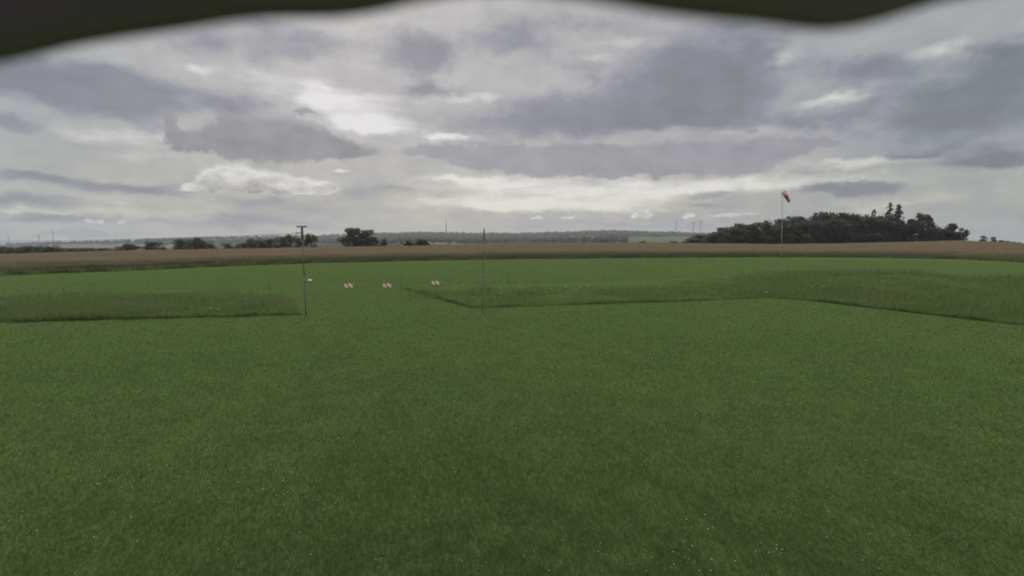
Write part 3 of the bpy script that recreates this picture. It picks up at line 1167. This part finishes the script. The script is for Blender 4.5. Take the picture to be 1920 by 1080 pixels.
# the dark wood on the right
GW = 'trees of the dark wood'
LW = 'dark broadleaf tree whose crown forms the skyline of the right hand wood'
LF = 'dark broadleaf tree in the wall of leaves below the skyline of the right hand wood'
WOOD = [(1297, 447), (1312, 440), (1328, 437), (1342, 432), (1350, 428), (1362, 430), (1374, 424), (1388, 419), (1400, 420),
        (1414, 418), (1430, 415), (1444, 413), (1457, 412), (1470, 410), (1484, 406), (1497, 408), (1510, 409), (1522, 405),
        (1535, 400), (1548, 397), (1560, 399), (1574, 400), (1588, 401), (1602, 403), (1614, 401), (1628, 407), (1642, 406),
        (1654, 405), (1668, 409), (1682, 412), (1694, 418)]
for k, (px, py) in enumerate(WOOD):
    tree('wood_tree', px + random.uniform(-3, 3), py + random.uniform(-1, 1.5), random.uniform(28, 40), 226 + random.uniform(-4, 10), LW, group=GW)
    tree('wood_tree', px + random.uniform(-8, 8), py + random.uniform(4, 14) * (457 - py) / 50, random.uniform(28, 38), 217 + random.uniform(-3, 4), LF, group='front trees of the dark wood')
    if k % 2 == 0:
        tree('wood_shrub', px + random.uniform(-6, 6), 457 - .38 * (457 - py), random.uniform(30, 40), 213 + random.uniform(-2, 3),
             'low dark shrub closing the front edge of the right hand wood', 'shrub', 'shrubs along the wood edge')
tree('spruce_tree', 1664, 377.5, 34, 222, 'left and taller of the two spruces rising above the wood', var=0, kind=SPR)
tree('spruce_tree', 1681, 380, 44, 220, 'right and wider of the two spruces rising above the wood', var=1, kind=SPR)
tree('broadleaf_tree', 1629, 390, 20, 220, 'thin sparse crown poking out of the wood left of the spruces', kind=OPEN, var=0)
tree('broadleaf_tree', 1727, 400, 46, 215, 'tall open crowned tree right of the two spruces', kind=OPEN, var=1)
tree('broadleaf_tree', 1724, 414, 54, 213, 'dense tree under the open crown right of the two spruces')
tree('broadleaf_tree', 1704, 411, 30, 216, 'dense dark tree just right of the spruces')
tree('broadleaf_tree', 1748, 418, 32, 212, 'medium dark tree on the falling edge of the wood')
tree('broadleaf_tree', 1764, 427, 30, 211, 'lower bushy tree beside the falling edge of the wood')
tree('broadleaf_tree', 1780, 419, 26, 210, 'upright tree second from the right end of the wood')
tree('broadleaf_tree', 1783, 433, 34, 208, 'rounded shrub at the foot of the wood near its right end')
tree('broadleaf_tree', 1800, 421, 24, 209, 'airy tree closing the right end of the wood', kind=OPEN, var=2)
tree('broadleaf_tree', 1799, 435, 26, 207, 'small dense tree at the right end of the wood')
for px in (1712, 1730, 1746, 1760, 1774, 1790):
    tree('wood_shrub', px, 442, 24, 208, 'low dark shrub closing the foot of the wood right of the spruces', 'shrub', 'shrubs right of the spruces', kind=DOME)
tree('field_bush', 1843, 442, 15, 215, 'left of two lone bushes on the right skyline', 'bush')
tree('field_bush', 1864, 444, 16, 215, 'right of two lone bushes on the right skyline', 'bush')
for px, py in ((1878, 451.5), (1890, 453), (1902, 454.5), (1913, 455.5)):
    tree('skyline_shrub', px, py - 1, 12, 205, 'tiny shrub in a row on the far right skyline', 'shrub', 'tiny shrubs on the right skyline')

# hedgerow trees on the left and middle
GH = 'hedgerow beyond the crop'
for i, (px, py) in enumerate([(-10, 462), (8, 461), (26, 462), (44, 460), (62, 459), (80, 460), (96, 461), (20, 467), (55, 466), (84, 467)]):
    tree('hedge_tree', px, py, 34, 150 + (i % 3) * 6, 'dark tree of the close clump at the far left', 'tree', 'dark clump at the far left', kind=DOME)
for i, px in enumerate(range(112, 216, 13)):
    tree('hedge_shrub', px, 463.5 + random.uniform(-.6, .8), 26, 170 + (i % 3) * 6, 'low shrub of the dark hedge left of the round bushes', 'shrub', 'low hedge at the left', kind=DOME)
BUSH = [(237, 455.5, 56, 'broad low round bush, first of the row beyond the crop from the left'),
        (289, 451.5, 46, 'round bush between the low broad one and the highest left clump'),
        (345, 446, 46, 'left half of the high domed clump beyond the crop'),
        (366, 442.5, 48, 'crest of the high domed clump beyond the crop'),
        (388, 449, 36, 'right shoulder of the high domed clump beyond the crop'),
        (425, 455, 30, 'small round bush right of the domed clump'),
        (453, 454, 30, 'small bush left of the long dark tree group'),
        (480, 443, 44, 'first rounded tree of the long dark tree group'),
        (505, 445.5, 40, 'second lower tree of the long dark tree group'),
        (527, 442, 34, 'third tree of the long dark tree group'),
        (546, 435.5, 30, 'highest tree just left of the crossbar pole'),
        (562, 444, 30, 'lower tree right behind the crossbar pole'),
        (583, 433.5, 30, 'round topped tree just right of the crossbar pole'),
        (718, 446.5, 20, 'small bush right of the big twin tree'),
        (770, 449, 34, 'left half of the low wide bush in the middle'),
        (790, 446.5, 36, 'right half of the low wide bush in the middle'),
        (1205, 451, 20, 'small bush in the pale pasture left'),
        (1262, 450, 24, 'small bush in the pale pasture near the wood')]
for i, (px, py, wp, lb) in enumerate(BUSH):
    dpt = 175 + (i % 3) * 7 if px < 1000 else 330
    tree('hedgerow_tree' if wp > 30 else 'hedgerow_bush', px, py, wp, dpt, lb, 'tree' if wp > 30 else 'bush', GH, kind=DOME)
tree('field_tree', 663, 428.5, 48, 190, 'left and higher half of the big twin tree in the middle', var=1)
tree('field_tree', 689, 430.5, 44, 193, 'right half of the big twin tree in the middle', var=4)
tree('field_tree', 676, 444, 60, 188, 'dense undergrowth tree below the big twin tree', var=2, kind=DOME)


# ------------------------------------------------------------------ far woods, village, masts, turbines
ico = bmesh.new()
bmesh.ops.create_icosphere(ico, subdivisions=1, radius=1)
IV = np.array([v.co[:] for v in ico.verts])
ico.faces.ensure_lookup_table()
IP = np.array([[v.index for v in f.verts] for f in ico.faces])
ico.free()


def far_wood(name, spots, label):
    V, P, rn = [], [], []
    b_ = 0
    for (x_, y_, s_, h_) in spots:
        z_ = tz(x_, y_)
        jit = 1 + .28 * rng.normal(size=(len(IV), 1)).clip(-1.2, 1.2)
        V.append(IV * jit * np.array([s_, s_, h_ * .6]) + np.array([x_, y_, z_ + h_ * .45]))
        P.append(IP + b_)
        rn.append(np.full(len(IV), rng.random()))
        b_ += len(IV)
    o = link(name, fast_mesh(name, np.concatenate(V), np.concatenate(P), {'rnd': np.concatenate(rn)}), None, (M_farwood,))
    tag(o, label, 'wood', kind='stuff')


sp = []
for px in np.arange(-150, 1420, 2.6):
    dens = 1.0 if px > 690 else .85
    if rng.random() > dens:
        continue
    for dd in (0, -90, -200):
        if px < 690 and dd < -100:
            continue
        yy = RIDGE_Y - 10 + dd + rng.uniform(-35, 35)
        sp.append((yy * ufac(px + rng.uniform(-2, 2)), yy, rng.uniform(7, 12), rng.uniform(11, 17)))
far_wood('ridge_wood', sp, 'dark wood running along the far ridge line')
sp = []
for (p0, p1, q0, q1, n) in [(700, 1000, 442, 453, 420), (1000, 1175, 440.5, 444.0, 120), (1000, 1172, 449.8, 455, 170), (1130, 1172, 444, 452, 70),
                            (690, 960, 450, 457, 160), (1172, 1320, 439.5, 443, 80), (390, 700, 446.5, 457, 420), (90, 400, 455, 458.5, 110), (0, 110, 463, 470, 90)]:
    for _ in range(n):
        px, py = rng.uniform(p0, p1), rng.uniform(q0, q1)
        g = at_ground(px, py)
        if g.y < 300:
            continue
        sp.append((g.x, g.y, rng.uniform(5, 9) * g.y / 1800 + 2, rng.uniform(7, 12)))
far_wood('slope_wood', sp, 'dark woods and hedges covering the far slope below the ridge')

hb = bmesh.new()
box(hb, (0, 0, 2.4), (12, 9, 4.8))
for f in hb.faces:
    f.material_index = 0
v_ = [hb.verts.new(p) for p in ((-6.4, -5, 4.8), (6.4, -5, 4.8), (6.4, 5, 4.8), (-6.4, 5, 4.8), (-6.4, 0, 8.6), (6.4, 0, 8.6))]
for q in ((0, 1, 5, 4), (2, 3, 4, 5), (0, 4, 3), (1, 2, 5)):
    f = hb.faces.new([v_[i] for i in q])
    f.material_index = 1 if len(q) == 4 else 0
bmesh.ops.recalc_face_normals(hb, faces=hb.faces[:])
house_me = bpy.data.meshes.new('house')
hb.to_mesh(house_me)
hb.free()
house_me.materials.append(M_housewall)
house_me.materials.append(M_houseroof)
hs = [(rng.uniform(395, 640), rng.uniform(446.6, 452.5), 'small pale house of the far village beyond the left tree group', 'far village houses') for _ in range(34)]
hs += [(1076 + 5.6 * k, 445.2 + .1 * (k % 2), 'pale house in the straight row on the far slope left of the pasture', 'row of far houses') for k in range(14)]
hs += [(rng.uniform(720, 960), rng.uniform(447, 452), 'tiny pale house between the far woods in mid picture', 'tiny houses in mid picture') for _ in range(12)]
for (px, py, lb, gp) in hs:
    g = at_ground(px, py)
    o = link('house', house_me)
    o.location = (g.x, g.y, g.z - .3)
    k = rng.uniform(.75, 1.15)
    o.scale = (k, k, k * rng.uniform(.9, 1.25))
    o.rotation_euler = (0, 0, rng.uniform(-.5, .5))
    tag(o, lb, 'house', gp)


def turbine(px, hub_py, label, rot, dist=2900):
    x_ = dist * ufac(px)
    zb = tz(x_, dist) - 1
    zh = H + slope(hub_py) * dist - zb
    t_ = tag(empty('wind_turbine', (x_, dist, zb)), label, 'wind turbine', 'wind turbines on the horizon')
    bm = bmesh.new()
    tube(bm, [(0, 0, 0), (0, 0, zh)], [2.6, 1.7], 10)
    bm_obj('tower', bm, M_turb, t_, True)
    bm = bmesh.new()
    box(bm, (0, 0, zh + 1), (3.6, 9, 3.6))
    bevel(bm, .8)
    nac = bm_obj('nacelle', bm, M_turb, t_)
    for k in range(3):
        a = rot + k * 2.0944
        bm = bmesh.new()
        dv = Vector((math.sin(a), 0, math.cos(a)))
        c = Vector((0, -6, zh + 1))
        tube(bm, [c, c + dv * 9, c + dv * 27], [.9, 1.5, .35], 6)
        bm_obj('blade', bm, M_turb, nac, True)


turbine(16, 441, 'leftmost of the three wind turbines on the left horizon', .5)
turbine(73.5, 441.5, 'middle of the three wind turbines on the left horizon', .9)
turbine(100, 436, 'tallest and rightmost wind turbine of the left three', .2)
turbine(1267, 415, 'wind turbine standing alone left of the pair beside the wood', .3)
turbine(1299, 418, 'left of the two wind turbines closest to the wood', .7)
turbine(1312, 415.5, 'right of the two wind turbines closest to the wood', 1.0)


def lattice_mast(px, top_py, label, dist, w0, name):
    x_ = dist * ufac(px)
    zb = tz(x_, dist) - 1
    hh = H + slope(top_py) * dist - zb
    t_ = tag(empty(name, (x_, dist, zb)), label, 'mast')
    bm = bmesh.new()
    tube(bm, [(0, 0, 0), (0, 0, hh * .55)], [w0, w0 * .8], 8)
    bm_obj('shaft', bm, M_mast, t_, True)
    bm = bmesh.new()
    tube(bm, [(0, 0, hh * .55), (0, 0, hh * .8)], [w0 * .62, w0 * .5], 8)
    bm_obj('upper_shaft', bm, M_mast, t_, True)
    bm = bmesh.new()
    tube(bm, [(0, 0, hh * .8), (0, 0, hh)], [w0 * .4, w0 * .15], 8)
    bm_obj('antenna', bm, M_mast, t_, True)
    bm = bmesh.new()
    tube(bm, [(0, 0, hh * .545), (0, 0, hh * .555)], [w0 * 1.5, w0 * 1.5], 8)
    bm_obj('platform', bm, M_mast, t_, True)


lattice_mast(837, 407.5, 'tall slim radio mast standing on the far ridge', 2460, 2.6, 'radio_mast')
lattice_mast(782, 432, 'left of two tiny antennas on the ridge left of the radio mast', 2460, 1.0, 'antenna_mast')
lattice_mast(790, 432.5, 'right of two tiny antennas on the ridge left of the radio mast', 2460, 1.0, 'antenna_mast')

# ------------------------------------------------------------------ the rain hood over the camera, on its own post
HX = [-500, -200, 0, 60, 130, 220, 300, 370, 430, 500, 560, 620, 680, 730, 790, 860, 960, 1060, 1130, 1210, 1300, 1400, 1480, 1545, 1610, 1668, 1716, 1776, 1860, 1960, 2200, 2500]
HY = [200, 150, 106, 92, 75, 61, 48, 36, 26, 22, 21, 19, 12, 3, -10, -22, -30, -18, -6, 6, 18, 30, 39, 43, 35, 21, 6, -12, -30, -40, -50, -60]
hood = tag(empty('camera_hood', (0, -.30, 0)), 'dark out of focus hood edge hanging over the top of the view', 'hood')
HD = .075
n = 121
cols_ = []
for i in range(n):
    px = -500 + 3000 * i / (n - 1)
    py = float(np.interp(px, HX, HY)) + 15 + 1.5 * math.sin(px * .021)
    lip = at_depth(px, py, HD * (1 + .05 * math.sin(px * .004)))
    cols_.append([lip, lip + Vector((0, .004, .006)), lip + Vector((0, .006, .03)), Vector((lip.x, HD * .4, H + .10)),
                  Vector((lip.x * .95, -.05, H + .115)), Vector((lip.x * .85, -.24, H + .10)), Vector((lip.x * .8, -.25, H + .02))])
bm = bmesh.new()
vv = [[bm.verts.new(p + Vector((0, .30, 0))) for p in c] for c in cols_]
for a, b in zip(vv, vv[1:]):
    for k in range(len(a) - 1):
        bm.faces.new((a[k], b[k], b[k + 1], a[k + 1]))
shell = bm_obj('shell', bm, M_rubber, hood, True)
so = shell.modifiers.new('thickness', 'SOLIDIFY')
so.thickness = .004
so.offset = 1
bm = bmesh.new()
box(bm, (0, .03, H + .06), (.05, .05, .09))
bm_obj('bracket', bm, M_pole, hood)
bm = bmesh.new()
tube(bm, [(0, 0, -.05), (0, 0, H + .06)], [.035, .03], 12)
bm_obj('post', bm, M_pole, hood, True)

# ------------------------------------------------------------------ haze
bm = bmesh.new()
box(bm, (0, 0, 40), (7400, 7400, 160))
me = bpy.data.meshes.new('haze')
bm.to_mesh(me)
bm.free()
mh = bpy.data.materials.new('haze_air')
mh.use_nodes = True
mh.node_tree.nodes.clear()
t = NT(mh.node_tree)
o_ = t.n.new('ShaderNodeOutputMaterial')
pv = t.n.new('ShaderNodeVolumePrincipled')
pv.inputs['Color'].default_value = (.86, .92, 1.0, 1)
pv.inputs['Density'].default_value = .00016
pv.inputs['Anisotropy'].default_value = .2
t.l.new(pv.outputs[0], o_.inputs['Volume'])
hz = link('haze', me, None, (mh,))
tag(hz, 'thin pale haze lying over the whole landscape', kind='stuff')
print('tris', sum(len(o.data.loop_triangles) or len(o.data.polygons) for o in bpy.data.objects if o.type == 'MESH'))
